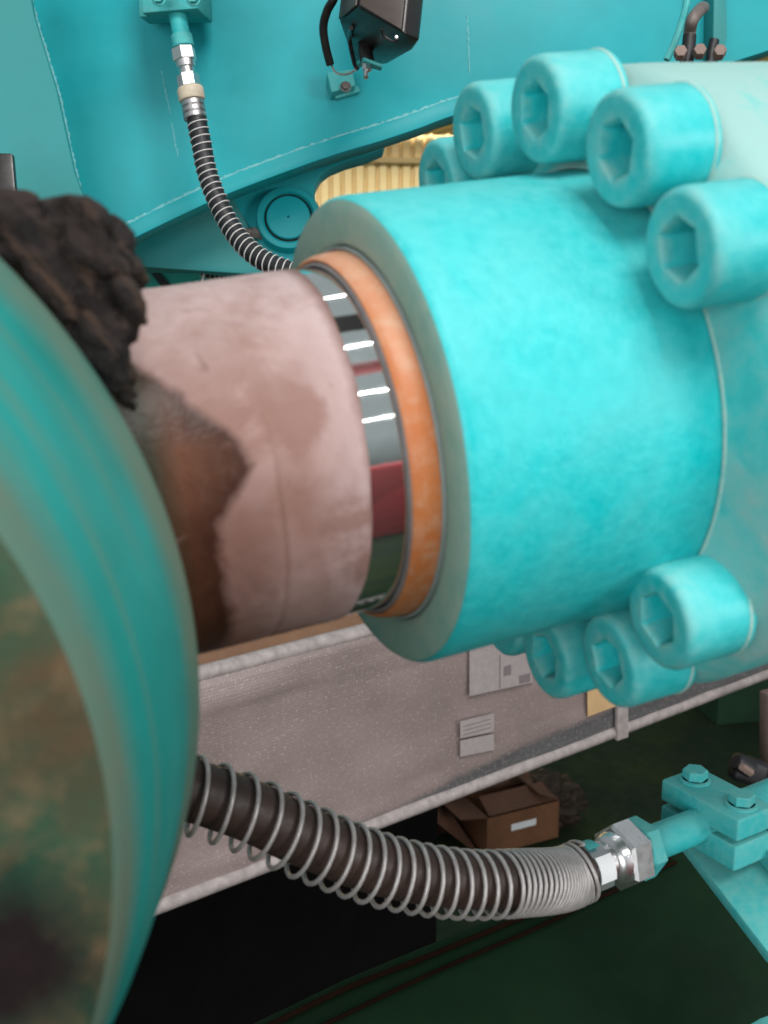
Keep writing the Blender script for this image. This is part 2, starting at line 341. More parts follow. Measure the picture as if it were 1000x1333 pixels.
def lathe(P0, d, prof, seg=64, ref=None, capA=False, capB=False, us=1.0):
    """prof: list of (a, r): distance along d and radius. The seam is doubled for the uv."""
    d, u, v = frame(d, ref); V = []; F = []; UV = []; n = seg + 1; L = 0
    for k, (a, r) in enumerate(prof):
        if k: L += math.hypot(a - prof[k - 1][0], r - prof[k - 1][1])
        for i in range(n):
            t = 2 * PI * i / seg
            V.append(P0 + d * a + (u * math.cos(t) + v * math.sin(t)) * r); UV.append((L * us, t * 1.0))
    for k in range(len(prof) - 1):
        for i in range(seg):
            q = k * n + i; F.append((q, q + 1, q + n + 1, q + n))
    if capA: F.append(tuple(range(seg))[::-1])
    if capB: F.append(tuple((len(prof) - 1) * n + i for i in range(seg)))
    return V, F, UV
def merge(vf, dist=1e-6):
    bm = bmesh.new(); vs_ = [bm.verts.new(v) for v in vf[0]]
    for f in vf[1]:
        try: bm.faces.new([vs_[i] for i in f])
        except ValueError: pass
    bmesh.ops.remove_doubles(bm, verts=bm.verts, dist=dist); bmesh.ops.recalc_face_normals(bm, faces=bm.faces)
    V = [v.co.copy() for v in bm.verts]; bm.verts.index_update(); F = [tuple(v.index for v in f.verts) for f in bm.faces]; bm.free(); return V, F
def bevel(vf, w_, seg=2, angle=30):
    bm = bmesh.new(); vs_ = [bm.verts.new(v) for v in vf[0]]
    for f in vf[1]: bm.faces.new([vs_[i] for i in f])
    bmesh.ops.recalc_face_normals(bm, faces=bm.faces)
    ed = [e for e in bm.edges if len(e.link_faces) == 2 and e.calc_face_angle(0) > math.radians(angle)]
    bmesh.ops.bevel(bm, geom=ed, offset=w_, segments=seg, profile=.5, affect='EDGES', clamp_overlap=True)
    bm.verts.index_update(); V = [v.co.copy() for v in bm.verts]; F = [tuple(v.index for v in f.verts) for f in bm.faces]; bm.free(); return V, F
def box(c, a, b, h, sa, sb, sh):
    """box centred at c with axes a,b,h and full sizes"""
    V = []
    for i in (-.5, .5):
        for j in (-.5, .5):
            for k in (-.5, .5): V.append(c + a * (i * sa) + b * (j * sb) + h * (k * sh))
    F = [(0, 1, 3, 2), (4, 6, 7, 5), (0, 4, 5, 1), (2, 3, 7, 6), (0, 2, 6, 4), (1, 5, 7, 3)]
    return V, F
def prism(pts, vec):        # polygon extruded by a vector
    n = len(pts); V = [Vector(p) for p in pts] + [Vector(p) + vec for p in pts]
    F = [tuple(range(n)), tuple(range(2 * n - 1, n - 1, -1))] + [(i, i + n, (i + 1) % n + n, (i + 1) % n) for i in range(n)]
    return V, F
def spline(pts, n=12):      # Catmull-Rom
    P = [2 * Vector(pts[0]) - Vector(pts[1])] + [Vector(p) for p in pts] + [2 * Vector(pts[-1]) - Vector(pts[-2])]
    o = []
    for i in range(1, len(P) - 2):
        a, b, c, d = P[i - 1:i + 3]
        for k in range(n):
            t = k / n; o.append(.5 * ((2 * b) + (c - a) * t + (2 * a - 5 * b + 4 * c - d) * t * t + (3 * b - a - 3 * c + d) * t ** 3))
    o.append(P[-2]); return o
def tube(path, r, seg=12, cap=True):
    V = []; F = []; n = len(path); u = None; rr = r if callable(r) else (lambda t: r)
    for k, p in enumerate(path):
        d = (path[min(k + 1, n - 1)] - path[max(k - 1, 0)]).normalized()
        if u is None: u = frame(d)[1]
        u = (u - d * u.dot(d)).normalized(); v = d.cross(u); q = rr(k / (n - 1))
        for i in range(seg):
            t = 2 * PI * i / seg; V.append(p + (u * math.cos(t) + v * math.sin(t)) * q)
    for k in range(n - 1):
        for i in range(seg):
            F.append((k * seg + i, k * seg + (i + 1) % seg, (k + 1) * seg + (i + 1) % seg, (k + 1) * seg + i))
    if cap: F.append(tuple(range(seg))[::-1]); F.append(tuple((n - 1) * seg + i for i in range(seg)))
    return V, F
def helix(path, R, pitch, phase=0):
    """points winding round a path; pitch(s in 0..1) metres"""
    out_ = []; u = None; ph = phase; n = len(path); L = [0]
    for k in range(1, n): L.append(L[-1] + (path[k] - path[k - 1]).length)
    tot = L[-1]; s = 0; k = 0; pos = []
    while s < tot:
        while k < n - 2 and L[k + 1] < s: k += 1
        t = (s - L[k]) / (L[k + 1] - L[k]); p = path[k].lerp(path[k + 1], t); d = (path[k + 1] - path[k]).normalized()
        if u is None: u = frame(d)[1]
        u = (u - d * u.dot(d)).normalized(); v = d.cross(u); rr = R(s / tot) if callable(R) else R
        out_.append(p + (u * math.cos(ph) + v * math.sin(ph)) * rr)
        ds = pitch(s / tot) / 26; s += ds; ph += 2 * PI / 26
    return out_
def hexprism(P0, d, L, af, ref=None, chamfer=.12):   # hex nut body with chamfered ends
    R_ = af / math.sqrt(3); d, u, v = frame(d, ref); seg = 6; V = []; F = []
    vf = join(([], [])); c = R_ * chamfer
    for a, k in ((0, .90), (c * .55, 1.0), (L - c * .55, 1.0), (L, .90)):
        for i in range(6):
            t = 2 * PI * i / 6 + PI / 6; V.append(P0 + d * a + (u * math.cos(t) + v * math.sin(t)) * R_ * k)
    for k in range(3):
        for i in range(6): F.append((k * 6 + i, k * 6 + (i + 1) % 6, (k + 1) * 6 + (i + 1) % 6, (k + 1) * 6 + i))
    F.append(tuple(range(6))[::-1]); F.append(tuple(18 + i for i in range(6)))
    return V, F

# ------------------------------------------------------------------ the hydraulic cylinder (unit S = radius of its head)
S = 0.075; Z = Vector((0, 0, 1))
CC = EYE + cv(-0.09832864, 0.32365407, -4.98071823) * S
DU = cv(-0.18641932, 0.97982139, 0.07209635); DV = cv(0.360707027, 0, 0.932679174)
def cyl(a, r, deg):
    t = math.radians(deg); return CC + AX * (a * S) + (DU * math.cos(t) + DV * math.sin(t)) * (r * S)
def lat(prof, seg=128):
    return lathe(CC, AX, [(a * S, r * S) for a, r in prof], seg, DU, us=1 / S)
hc = thing('hydraulic_cylinder', 'large turquoise hydraulic cylinder with socket-head bolts and dust-caked rod', 'hydraulic cylinder', CC)
# head barrel
prof = [(0.012, .985), (0.03, .997), (0.05, 1.0)] + [(0.05 + i * .12, 1.0) for i in range(1, 9)] + [(1.06, 1.0), (1.11, 1.0)]
mesh('cylinder_head', lat(prof, 160), M['gland'], hc)
mesh('front_face', lat([(0.10, .803), (0.012, .806), (0.004, .815), (0.0, .83), (0.0, .93), (0.004, .965), (0.0118, .984)], 160), M['gland_face'], hc)
# flange
fl = [(1.105, 1.005), (1.115, 1.05), (1.125, 1.15), (1.14, 1.25), (1.17, 1.33), (1.215, 1.385), (1.25, 1.408), (1.30, 1.415)] + [(1.32 + .15 * i, 1.42 - .008 * i) for i in range(1, 9)] + [(2.8, 1.35), (2.84, 1.30)]
mesh('flange', lat(fl, 160), M['flange'], hc)
mesh('barrel', lat([(2.6, 1.2), (4.0, 1.2), (4.0, 0)], 64), M['flange'], hc)
mesh('sealant_bead', tube([cyl(1.108, 1.012, i * 3) for i in range(121)], .008 * S, 6, False), M['bead'], hc)
# seals
mesh('groove_ring', lat([(0.02, .803), (0.075, .80), (0.075, .775)], 128), M['groove'], hc)
mesh('retaining_ring', lat([(0.07, .800), (-0.002, .800), (-0.006, .796), (-0.006, .789), (0.06, .786)], 128), M['ring'], hc)
mesh('wiper_seal', lat([(0.06, .784), (0.0, .784), (-0.03, .782), (-0.08, .777), (-0.100, .770), (-0.112, .760), (-0.108, .752), (-0.06, .750)], 160), M['orange'], hc)
mesh('seal_lip', lat([(-0.03, .750), (-0.104, .749), (-0.114, .746), (-0.118, .741), (-0.116, .734), (-0.04, .730)], 128), M['lip'], hc)
# rod
mesh('rod', lat([(-2.3, .45), (-1.2, .45), (-1.15, .727), (-.22, .727), (.1, .727)], 192), M['chrome'], hc)
V = []; F = []; UV = []; na, ns_ = 90, 200
for j in range(na + 1):
    for i in range(ns_ + 1):
        t = 360 * i / ns_; sgn = t if t <= 180 else t - 360
        e = -.200 - .00055 * max(0, min(180, t)) if t <= 180 else -.25
        e += .006 * noise.noise(Vector((math.cos(math.radians(t)) * 5, math.sin(math.radians(t)) * 5, 1.3)))
        f_ = 1.0 if j == na else (.9965 * j / (na - 1)); a = -1.2 + (e + 1.2) * f_
        r = .7345 + .004 * noise.noise(Vector((a * 6, t * .05, 0))) + .002 * noise.noise(Vector((a * 24, t * .2, 5)))
        if abs(a + .605) < .02: r -= .0015
        if j == na: r = .7275
        V.append(cyl(a, r, t)); UV.append((a, t / 100))
for j in range(na):
    for i in range(ns_):
        q = j * (ns_ + 1) + i; F.append((q, q + 1, q + ns_ + 2, q + ns_ + 1))
mesh('protective_wrap', (V, F), M['sleeve'], hc, uv=UV, auto=80)

# socket-head bolts: one mesh, copies placed round the flange
def bolt_mesh():
    seg = 60; R_ = .219; L = .32; sock = .098; V = []; F = []
    def hexr(t):
        s = PI / 3; tt = (t % s) - s / 2; return 1.0 / math.cos(tt)
    rings = [(0.0, R_ * 1.0), (0.02, R_), (.10, R_), (.18, R_), (L - .055, R_), (L - .032, R_ * .988), (L - .014, R_ * .955), (L - .003, R_ * .90), (L, R_ * .84), (L, R_ * .70)]
    for a, r in rings:
        for i in range(seg): t = 2 * PI * i / seg; V.append(Vector((r * math.cos(t), r * math.sin(t), a)))
    for a, r in ((L - .001, sock * 1.10), (L - .016, sock), (L - .08, sock), (L - .15, sock), (L - .155, sock * .9)):
        for i in range(seg):
            t = 2 * PI * i / seg; q = r * hexr(t); V.append(Vector((q * math.cos(t), q * math.sin(t), a)))
    n = len(V) // seg
    for k in range(n - 1):
        for i in range(seg): F.append((k * seg + i, k * seg + (i + 1) % seg, (k + 1) * seg + (i + 1) % seg, (k + 1) * seg + i))
    V.append(Vector((0, 0, L - .17))); c = len(V) - 1
    for i in range(seg): F.append(((n - 1) * seg + i, (n - 1) * seg + (i + 1) % seg, c))
    me = bpy.data.meshes.new('bolt'); me.from_pydata([v * S for v in V], [], F); me.update()
    for p in me.polygons: p.use_smooth = True
    me.set_sharp_from_angle(angle=math.radians(35)); me.materials.append(M['bolt']); return me
bme = bolt_mesh()
bolts = [(-27.5, 1.30, 12), (-6, 1.275, 25), (20, 1.262, 8), (47, 1.285, 0), (70, 1.295, 22), (144.5, 1.17, 14), (169, 1.205, 30), (196.3, 1.285, 6), (217, 1.34, 0)]
for k, (deg, rb, rot) in enumerate(bolts):
    o = bpy.data.objects.new('bolt', bme); C.objects.link(o); o.parent = hc
    t = math.radians(deg); rad = DU * math.cos(t) + DV * math.sin(t)
    z = -AX; x = DU; y = z.cross(x)
    m4 = Matrix((x, y, z)).transposed() @ Matrix.Rotation(math.radians(rot + 30), 3, 'Z')
    base = CC + AX * ((.858 + .32) * S) + rad * (rb * S)
    o.location = base - CC; o.rotation_euler = m4.to_euler()
    # ring of dusty paint where the head meets the flange
    ring = []
    for i in range(49):
        a_ = 2 * PI * i / 48; off = (DU * math.cos(a_) + DV * math.sin(a_)) * .218
        ring.append(base + off * S - AX * (.022 * S * (1 + .4 * noise.noise(off * 6 + Vector((k, 0, 0))))))
    mesh('sealant_bead', tube(ring, .008 * S, 6, False), M['bead'], hc)

# ------------------------------------------------------------------ boss in the foreground left
BN = cv(.294, -.241, math.sqrt(1 - .294 ** 2 - .241 ** 2)); BS = S * .80; BC = EYE + cv(-3.173, -.858, -4.061) * BS
BORE_SHADE = tuple(on(15, 1265, BC + BN * (1.24 * BS), BN))
boss = thing('rod_end_boss', 'huge blurred round turquoise boss in the left foreground, dirt-smeared face', 'pivot boss', BC - BN * (.5 * BS))
pr = [(-1.1, 2.40), (-.12, 2.50), (-.04, 2.522), (.02, 2.522), (.09, 2.50), (.16, 2.465)]
pr += [(.16 + 1.0 * i / 6, 2.465 - .345 * i / 6 + .03 * math.sin(PI * i / 6)) for i in range(1, 7)] + [(1.185, 2.105), (1.22, 2.08)]
pl = [(a * BS, r * BS) for a, r in pr]
mesh('side_wall', lathe(BC, BN, pl, 256, UP, us=1 / BS), boss_mat(), boss)
pf = [(1.22, 2.08), (1.235, 2.05), (1.24, 2.0), (1.24, 1.90), (1.24, 1.6), (1.22, 1.0), (1.22, .01)]
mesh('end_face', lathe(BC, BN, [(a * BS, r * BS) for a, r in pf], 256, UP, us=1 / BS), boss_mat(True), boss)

# greasy dirt packed between the boss and the rod
def lump():
    bm = bmesh.new(); rnd = random.Random(3)
    def ball(p, r, sq=(1, 1, 1)):
        res = bmesh.ops.create_icosphere(bm, subdivisions=3, radius=r, matrix=Matrix.Translation(p))
    dm = 3.62 * S
    path = [(-60, 268, 62), (-15, 300, 62), (25, 335, 62), (60, 372, 60), (92, 405, 56), (120, 438, 46), (142, 466, 31), (156, 490, 20), (166, 512, 11), (174, 530, 6)]
    for x, y, r in path: ball(at(x, y, dm), r / FPX * dm)
    for x, y, r, dz in [(100, 303, 41, 0), (66, 302, 36, .1), (130, 325, 40, .1), (150, 358, 34, .1), (160, 396, 26, .0), (158, 432, 22, 0), (20, 305, 34, 0), (-10, 290, 30, -.1), (110, 360, 60, .1), (130, 400, 44, .05), (100, 340, 50, .0), (152, 462, 14, 0)]:
        ball(at(x, y, dm + dz * S), r / FPX * dm)
    me = bpy.data.meshes.new('tmp'); bm.to_mesh(me); bm.free()
    o = bpy.data.objects.new('tmp', me); C.objects.link(o)
    md = o.modifiers.new('r', 'REMESH'); md.mode = 'VOXEL'; md.voxel_size = .0013
    dg = bpy.context.evaluated_depsgraph_get(); ev = o.evaluated_get(dg).to_mesh()
    V = [v.co.copy() for v in ev.vertices]; F = [tuple(p.vertices) for p in ev.polygons]; Nn = [v.normal.copy() for v in ev.vertices]
    bpy.data.objects.remove(o); 
    ed = (at(170, 510, dm) - at(0, 300, dm)).normalized()     # strands follow the boss rim
    W = []
    for v, n_ in zip(V, Nn):
        q = v * 62; s1 = noise.fractal(q, 1.0, 2.1, 4)
        st_ = v - ed * v.dot(ed) * .85; s2 = noise.fractal(st_ * 190, .9, 2.0, 3); s3 = noise.noise(v * 420)
        W.append(v + n_ * (.0024 * s1 + .0034 * s2 + .0004 * s3))
    return W, F
mud = mesh('dirt_clump', lump(), M['mud'], None, auto=60)
tag(mud, 'dark brown lump of greasy dirt packed between the left boss and the rod', 'dirt clump')

# ------------------------------------------------------------------ machine body behind
PD = 1.30
PN = (cv(.10, 0, 1)).normalized(); PO = at(450, 150, PD)
def pp(px, py, off=0.0): return on(px, py, PO + PN * off, PN)
body = thing('machine_frame', 'big turquoise welded steel plate with a curved lower edge behind the cylinder', 'machine frame', at(450, 300, PD))
arch = [(95, 352), (165, 316), (232, 283), (300, 252), (385, 220), (440, 201), (497, 184), (545, 168), (592, 151), (680, 128), (800, 108), (905, 94), (975, 74), (1020, 58), (1080, 30)]
sp = spline([Vector((x, y, 0)) for x, y in arch], 6)
outline = [pp(p.x, p.y) for p in sp] + [pp(1100, -260), pp(84, -260)]
outline += [pp(x, y) for x, y in ((30, -60), (45, 20), (60, 70), (75, 120), (88, 180), (98, 225), (108, 262), (100, 330))]
mesh('main_plate', bevel(prism(outline, -PN * .03), .0015, 2), M['plate'], body, auto=30)
lip = spline([Vector((x, y, 0)) for x, y in arch[:10]], 6)
up_edge = [pp(p.x, p.y, .0005) for p in lip] + [pp(p.x - 4, p.y - 21, .0005) for p in reversed(lip)]
mesh('edge_band', bevel(prism(up_edge, PN * .003), .0012, 2), M['plate'], body, auto=30)
# scuffed weld along the band
def weld(pts, r, off=.002, amp=.5, seg=8, sc_=260):
    path = spline(pts, 24); V, F = tube(path, r, seg)
    return [v + PN * 0 + Vector((1, 1, 1)) * 0 + (v - path[min(len(path) - 1, i // seg)]) * (amp * noise.noise(v * sc_)) for i, v in enumerate(V)], F
mesh('weld_bead', weld([pp(x - 4, y - 22, .001) for x, y in arch[:10]], .0020, amp=.9), M['bead_plate'], body)
# left side sheets: a folded sheet a little behind, with weld beads
left = [(-60, -60), (30, -60), (45, 20), (60, 70), (75, 120), (88, 180), (98, 225), (112, 262), (125, 330), (110, 420), (-60, 420)]
mesh('side_sheet', bevel(prism([on(x, y, PO - PN * .012, (PN + cv(.35, 0, 0)).normalized()) for x, y in left] , -PN * .01), .001, 1), M['plate_side'], body, auto=30)
lf = [(25, -60), (45, 20), (60, 70), (75, 120), (88, 180), (98, 225), (110, 270)]
mesh('weld_bead', weld([pp(x + 1, y, .0012) for x, y in lf], .0020, amp=.9), M['bead_plate'], body)
# doubler sheet beside the hose clamp
dbl = [(178, -60), (292, -60), (325, 60), (330, 130), (300, 175), (272, 250), (238, 276), (228, 200), (206, 110), (182, 30)]
# rear bracket with the pin boss
RN = cv(.05, .05, 1).normalized(); RO = at(370, 290, PD + .09)
def rp(px, py, off=0.0): return on(px, py, RO + RN * off, RN)
rear = [(60, 352), (165, 347), (260, 348), (345, 360), (385, 372), (430, 372), (436, 300), (411, 262), (409, 250), (411, 240), (418, 228), (430, 219), (450, 211), (478, 203), (500, 193), (505, 170), (560, 120), (300, 120), (60, 260)]
mesh('rear_plate', bevel(prism([rp(x, y) for x, y in rear], -RN * .03), .002, 2), M['plate'], body, auto=30)
gus = [(60, 352), (165, 346), (345, 358), (352, 345), (300, 252), (296, 200), (120, 270)]
mesh('gusset_plate', bevel(prism([rp(x, y, .004) for x, y in gus], -RN * .004), .0015, 2), M['plate_dark'], body, auto=30)
pc = rp(376, 288, .0)
k_ = (PD + .09) / FPX
mesh('pin_boss', lathe(pc, RN, [(0, 43 * k_), (.012, 42 * k_), (.016, 40 * k_), (.017, 34 * k_), (.015, 31.5 * k_), (.0135, 31 * k_)], 64), M['plate'], body)
mesh('boss_groove', lathe(pc, RN, [(.0140, 31.6 * k_), (.009, 30.6 * k_), (.009, 29 * k_), (.015, 28.6 * k_)], 64), M['groove'], body)
mesh('pin_end', lathe(pc, RN, [(.009, 28.9 * k_), (.0155, 28.4 * k_), (.017, 27 * k_), (.018, 10 * k_), (.018, 1.6 * k_), (.014, 1.4 * k_), (.014, .01 * k_)], 64), M['plate'], body)
gn = rp(341, 306, .004)
gz = mesh('grease_nipple', join(hexprism(gn - cv(.0, 0, 0), cv(-.75, .1, .6), .016, .011), lathe(gn + cv(-.75, .1, .6) * .015, cv(-.75, .1, .6), [(0, .0035), (.004, .0035), (.006, .0025), (.009, .0032), (.0095, .001)], 12)[:2]), M['steel_grey'], body)
# lower green sheet behind with a black strip
GO = at(230, 370, 1.55); GN = cv(0, .1, 1).normalized()
mesh('lower_sheet', bevel(prism([on(x, y, GO, GN) for x, y in ((100, 335), (400, 335), (400, 420), (60, 420))], -GN * .02), .001, 1), M['green'], body, auto=30)
mesh('rubber_strip', prism([on(x, y, GO + GN * .002, GN) for x, y in ((190, 347), (200, 345), (226, 376), (214, 378))], GN * .003), M['rubber'], body, smooth=False)

# broken drips of bright paint left of the hose
for pts in ([(210, 92), (217, 125), (222, 148)], [(224, 160), (228, 185), (232, 204)], [(608, 20), (610, 60), (611, 98)]):
    mesh('paint_run', weld([pp(x, y, -.0004) for x, y in pts], .0009, amp=1.1, sc_=420), M['bead_plate'], body)
# ------------------------------------------------------------------ upper hose, its fittings and clamp
HD = 1.17; k = HD / FPX
def hp(px, py, d=HD): return at(px, py, d)
cb = thing('pipe_clamp', 'turquoise two-bolt clamp block on the plate at the top left', 'pipe clamp', hp(223, 15))
# the block: front face slightly tipped, underside visible
ca = cv(1, .02, .0).normalized(); cn = cv(0, .0, 1); ch = cv(.0, 1, .0)
bc = hp(225, -12, HD)
mesh('clamp_block', bevel(box(bc + cv(0, 0, -.008), cv(1, .03, .12).normalized(), Vector((0, 0, 1)), Vector((0, -1, 0)), 74 * k, 52 * k, .06), .0018, 2), M['clamp'], cb, auto=30)
for x in (207, 252):
    p = hp(x, -2, HD - .038)
    mesh('bolt_head', join(lathe(p, Vector((0, -1, .1)), [(0, 9.5 * k), (.002, 9.5 * k), (.002, 7 * k)], 24)[:2], hexprism(p, Vector((0, -1, .1)), .008, 12 * k)), M['clamp'], cb, auto=30)
mesh('mounting_plate', bevel(box(hp(228, -20, HD + .06), cv(1, .02, 0), Vector((0, 0, 1)), Vector((0, -1, 0)), 90 * k, 90 * k, .05), .002, 2), M['clamp'], cb, auto=30)
hs = thing('hydraulic_hose', 'black hose with thin bright wire coil curving down behind the cylinder head', 'hydraulic hose', hp(228, 15))
A0 = hp(228, 2); A1 = hp(239, 62); dA = (A1 - A0).normalized()
def al(px, py): return hp(px, py)
mesh('pipe', lathe(A0, dA, [(0, 11.5 * k), ((A1 - A0).length * .72, 11.5 * k), ((A1 - A0).length * .74, 13.8 * k), ((A1 - A0).length * .99, 14 * k), ((A1 - A0).length, 12 * k), ((A1 - A0).length, 4 * k)], 32), M['clamp'], hs)
d2 = (hp(254, 152) - hp(238, 62)).normalized(); B0 = hp(238, 62)
L_ = lambda y: (y - 62) * k / abs(d2.dot(-UP))
mesh('union_nut', hexprism(B0 + d2 * L_(63), d2, L_(80) - L_(63), 27 * k, cv(0.45, 0, 1)), M['silver'], hs, smooth=False)
mesh('fitting', lathe(B0, d2, [(L_(79), 12 * k), (L_(80), 12.8 * k), (L_(88), 12.4 * k), (L_(89), 9.6 * k), (L_(97), 9.8 * k), (L_(98), 11.5 * k)], 32), M['silver'], hs)
mesh('hex_collar', hexprism(B0 + d2 * L_(97), d2, L_(114) - L_(97), 25 * k, cv(.1, 0, 1)), M['silver'], hs, smooth=False)
mesh('collar', lathe(B0, d2, [(L_(115), 12 * k), (L_(115), 16.5 * k), (L_(117), 17.4 * k), (L_(129), 17.2 * k), (L_(131), 16 * k), (L_(131), 12 * k)], 32), M['cream'], hs)
pr = [(L_(131), 13.5 * k)]
for y0 in (132, 140, 148):
    pr += [(L_(y0), 14.3 * k), (L_(y0 + 1), 15.2 * k), (L_(y0 + 6), 15.2 * k), (L_(y0 + 7), 13.8 * k)]
mesh('ferrule', lathe(B0, d2, pr, 32), M['ferrule'], hs)
hpath = spline([hp(x, y, d) for x, y, d in ((255, 150, HD), (262, 185, HD), (270, 225, HD), (284, 263, HD - .005), (303, 299, HD - .01), (328, 328, HD - .02), (360, 347, HD - .03), (400, 358, HD - .04), (450, 362, HD - .05))], 10)
mesh('hose', tube(hpath, 12.8 * k, 20), M['rubber'], hs)
mesh('wire_coil', tube(helix(hpath, 13.5 * k, lambda s: 9.6 * k), .75 * k, 5), M['wire_pale'], hs)
# second ribbed hose low behind
rh = thing('ribbed_hose', 'short stretch of black ribbed hose just above the rod top', 'ribbed hose', at(310, 357, 1.46))
rpth = spline([at(x, y, 1.46) for x, y in ((252, 338), (272, 354), (310, 359), (360, 360), (420, 362))], 10)
V, F = tube(rpth, .0075, 14); mesh('hose', (V, F), M['rubber'], rh)
mesh('wire_coil', tube(helix(rpth, .0092, lambda s: .0055), .0008, 5), M['wire'], rh)
sw = tube(spline([at(268, 348, 1.42), at(264, 362, 1.42), at(262, 376, 1.42)], 6), .0014, 8)
mesh('cable_tie', sw, M['wire_light'], rh)

# ------------------------------------------------------------------ work lamp with bracket
wl = thing('work_lamp', 'black plastic box lamp hanging tilted at the top with a bracket nut', 'work lamp', at(495, 45, 1.1))
bot = [(442, 29, 1.10), (467, 9, 1.045), (527, 45, 1.03), (546, 53, 1.05), (537, 66, 1.09), (505, 83, 1.17), (462, 87, 1.19)]
ext = at(560, -150, 1.12) - at(537, 66, 1.09)
bpts = [at(*q) for q in bot]
mesh('housing', bevel(prism(bpts, ext), .003, 3), M['black_plastic'], wl, auto=30)
fr = [at(468, 5, 1.043), at(525, 40, 1.028)]
nrm = (bpts[2] - bpts[1]).cross(ext).normalized(); nrm = nrm if nrm.dot(FW) < 0 else -nrm
mesh('front_cover', bevel(prism([bpts[1].lerp(bpts[2], .03) + ext * .01 + nrm * .0005, bpts[1].lerp(bpts[2], .93) + ext * .01 + nrm * .0005, bpts[1].lerp(bpts[2], .93) + ext * .95 + nrm * .0005, bpts[1].lerp(bpts[2], .03) + ext * .95 + nrm * .0005], nrm * .002), .0008, 2), M['grey_plastic'], wl, auto=30)
nl = (bpts[1] - bpts[0]).cross(ext).normalized(); nl = nl if nl.dot(RX) < 0 else -nl
mesh('side_cover', bevel(prism([bpts[0].lerp(bpts[1], .06) + ext * .01 + nl * .0005, bpts[0].lerp(bpts[1], .95) + ext * .01 + nl * .0005, bpts[0].lerp(bpts[1], .95) + ext * .95 + nl * .0005, bpts[0].lerp(bpts[1], .06) + ext * .95 + nl * .0005], nl * .002), .0008, 2), M['grey_plastic'], wl, auto=30)
mesh('clip', tube(spline([at(497, 37, 1.03), at(500, 47, 1.035), at(514, 54, 1.035), at(518, 50, 1.03)], 6), .0012, 8), M['black_plastic'], wl)
mesh('screw', lathe(at(516, 49, 1.027), cv(0, 0, 1), [(0, .0016), (.002, .0014), (.0022, .0001)], 12), M['silver'], wl)
kk = 1.12 / FPX
mesh('stem', tube([at(474, 50, 1.13), at(476, 68, 1.12), at(478, 80, 1.12)], .007, 16), M['black_plastic'], wl)
mesh('bracket_tab', bevel(prism([at(464, 79, 1.13), at(474, 74, 1.11), at(498, 83, 1.11), at(496, 88, 1.12), at(476, 82, 1.13), at(467, 84, 1.14)], cv(0, -.0035, 0)), .0006, 1), M['clamp'], wl, auto=30)
mesh('washer', lathe(at(478, 81, 1.12), cv(0, -1, .1), [(0, 1 * kk), (0, 7 * kk), (1.5 * kk, 7 * kk), (1.5 * kk, 1 * kk)], 20), M['silver'], wl)
mesh('nut', hexprism(at(478, 83, 1.12), cv(0, -1, .1), 9 * kk, 11 * kk, cv(.3, 0, 1)), M['silver'], wl, smooth=False)
mesh('threaded_stud', lathe(at(477, 90, 1.12), cv(-.05, -1, .1), [(0, 3.6 * kk)] + [(q * 1.6 * kk, (3.6 if q % 2 else 3.1) * kk) for q in range(1, 8)] + [(12.5 * kk, 2.5 * kk), (12.5 * kk, .00001)], 16), M['silver'], wl)
cab = tube(spline([at(x, y, d) for x, y, d in ((440, -60, 1.1), (437, -10, 1.1), (426, 14, 1.11), (421, 35, 1.12), (424, 60, 1.13), (430, 84, 1.14))], 10), .0042, 10)
mesh('cable', cab, M['black_plastic'], wl)
mesh('inner_wire', tube(spline([at(x, y, 1.14) for x, y in ((431, 82), (436, 93), (447, 97), (458, 94), (466, 88))], 8), .0011, 6), M['wire_light'], wl)
mesh('lead', tube(spline([at(x, y, d) for x, y, d in ((457, 36, 1.09), (455, 50, 1.12), (458, 68, 1.13), (462, 84, 1.14), (466, 90, 1.14))], 8), .0022, 8), M['black_plastic'], wl)
tb = thing('bracket_block', 'small turquoise bracket with one screw below the lamp cable', 'bracket', pp(446, 118))
mesh('block', bevel(prism([pp(x, y, 0) for x, y in ((424, 105), (456, 101), (461, 122), (430, 131))], PN * .026), .0015, 2), M['clamp'], tb, auto=30)
mesh('base_plate', bevel(prism([pp(x, y, 0) for x, y in ((432, 110), (466, 116), (468, 123), (436, 132))], PN * .010), .001, 1), M['clamp'], tb, auto=30)
mesh('screw', join(lathe(pp(450, 113, .026), PN, [(0, 6.5 * k_), (.001, 6.5 * k_), (.0015, 5 * k_)], 20)[:2], hexprism(pp(450, 113, .026), PN, .005, 8 * k_)), M['steel_grey'], tb, auto=30)

# ------------------------------------------------------------------ dark elbow hose top right and its nuts
eh = thing('elbow_hose', 'dark hose loop rising behind the flange at the top right', 'elbow hose', at(897, 70, 1.15))
mesh('hose', tube(spline([at(x, y, d) for x, y, d in ((892, 95, 1.15), (896, 70, 1.15), (898, 42, 1.15), (902, 25, 1.14), (912, 12, 1.16), (916, 10, 1.2))], 8), lambda t: .0062, 14), M['steel_grey'], eh)
mesh('hose_sleeve', tube(spline([at(x, y, d) for x, y, d in ((892, 95, 1.149), (895.5, 70, 1.149), (898, 46, 1.149))], 8), .0068, 14), M['rubber'], eh)
mesh('second_leg', tube(spline([at(x, y, 1.16) for x, y in ((924, 90), (926, 70), (930, 52))], 8), .0052, 12), M['rubber'], eh)
for x, y in ((885, 69), (910, 67), (936, 68)):
    mesh('nut', hexprism(at(x, y + 4, 1.14), cv(-.15, .1, 1), .012, 14 * 1.14 / FPX), M['pink'], eh, smooth=False)
mesh('stay', tube(spline([at(x, y, 1.17) for x, y in ((868, 78), (880, 52), (892, 14), (895, -10))], 8), .0035, 8), M['clamp'], eh)
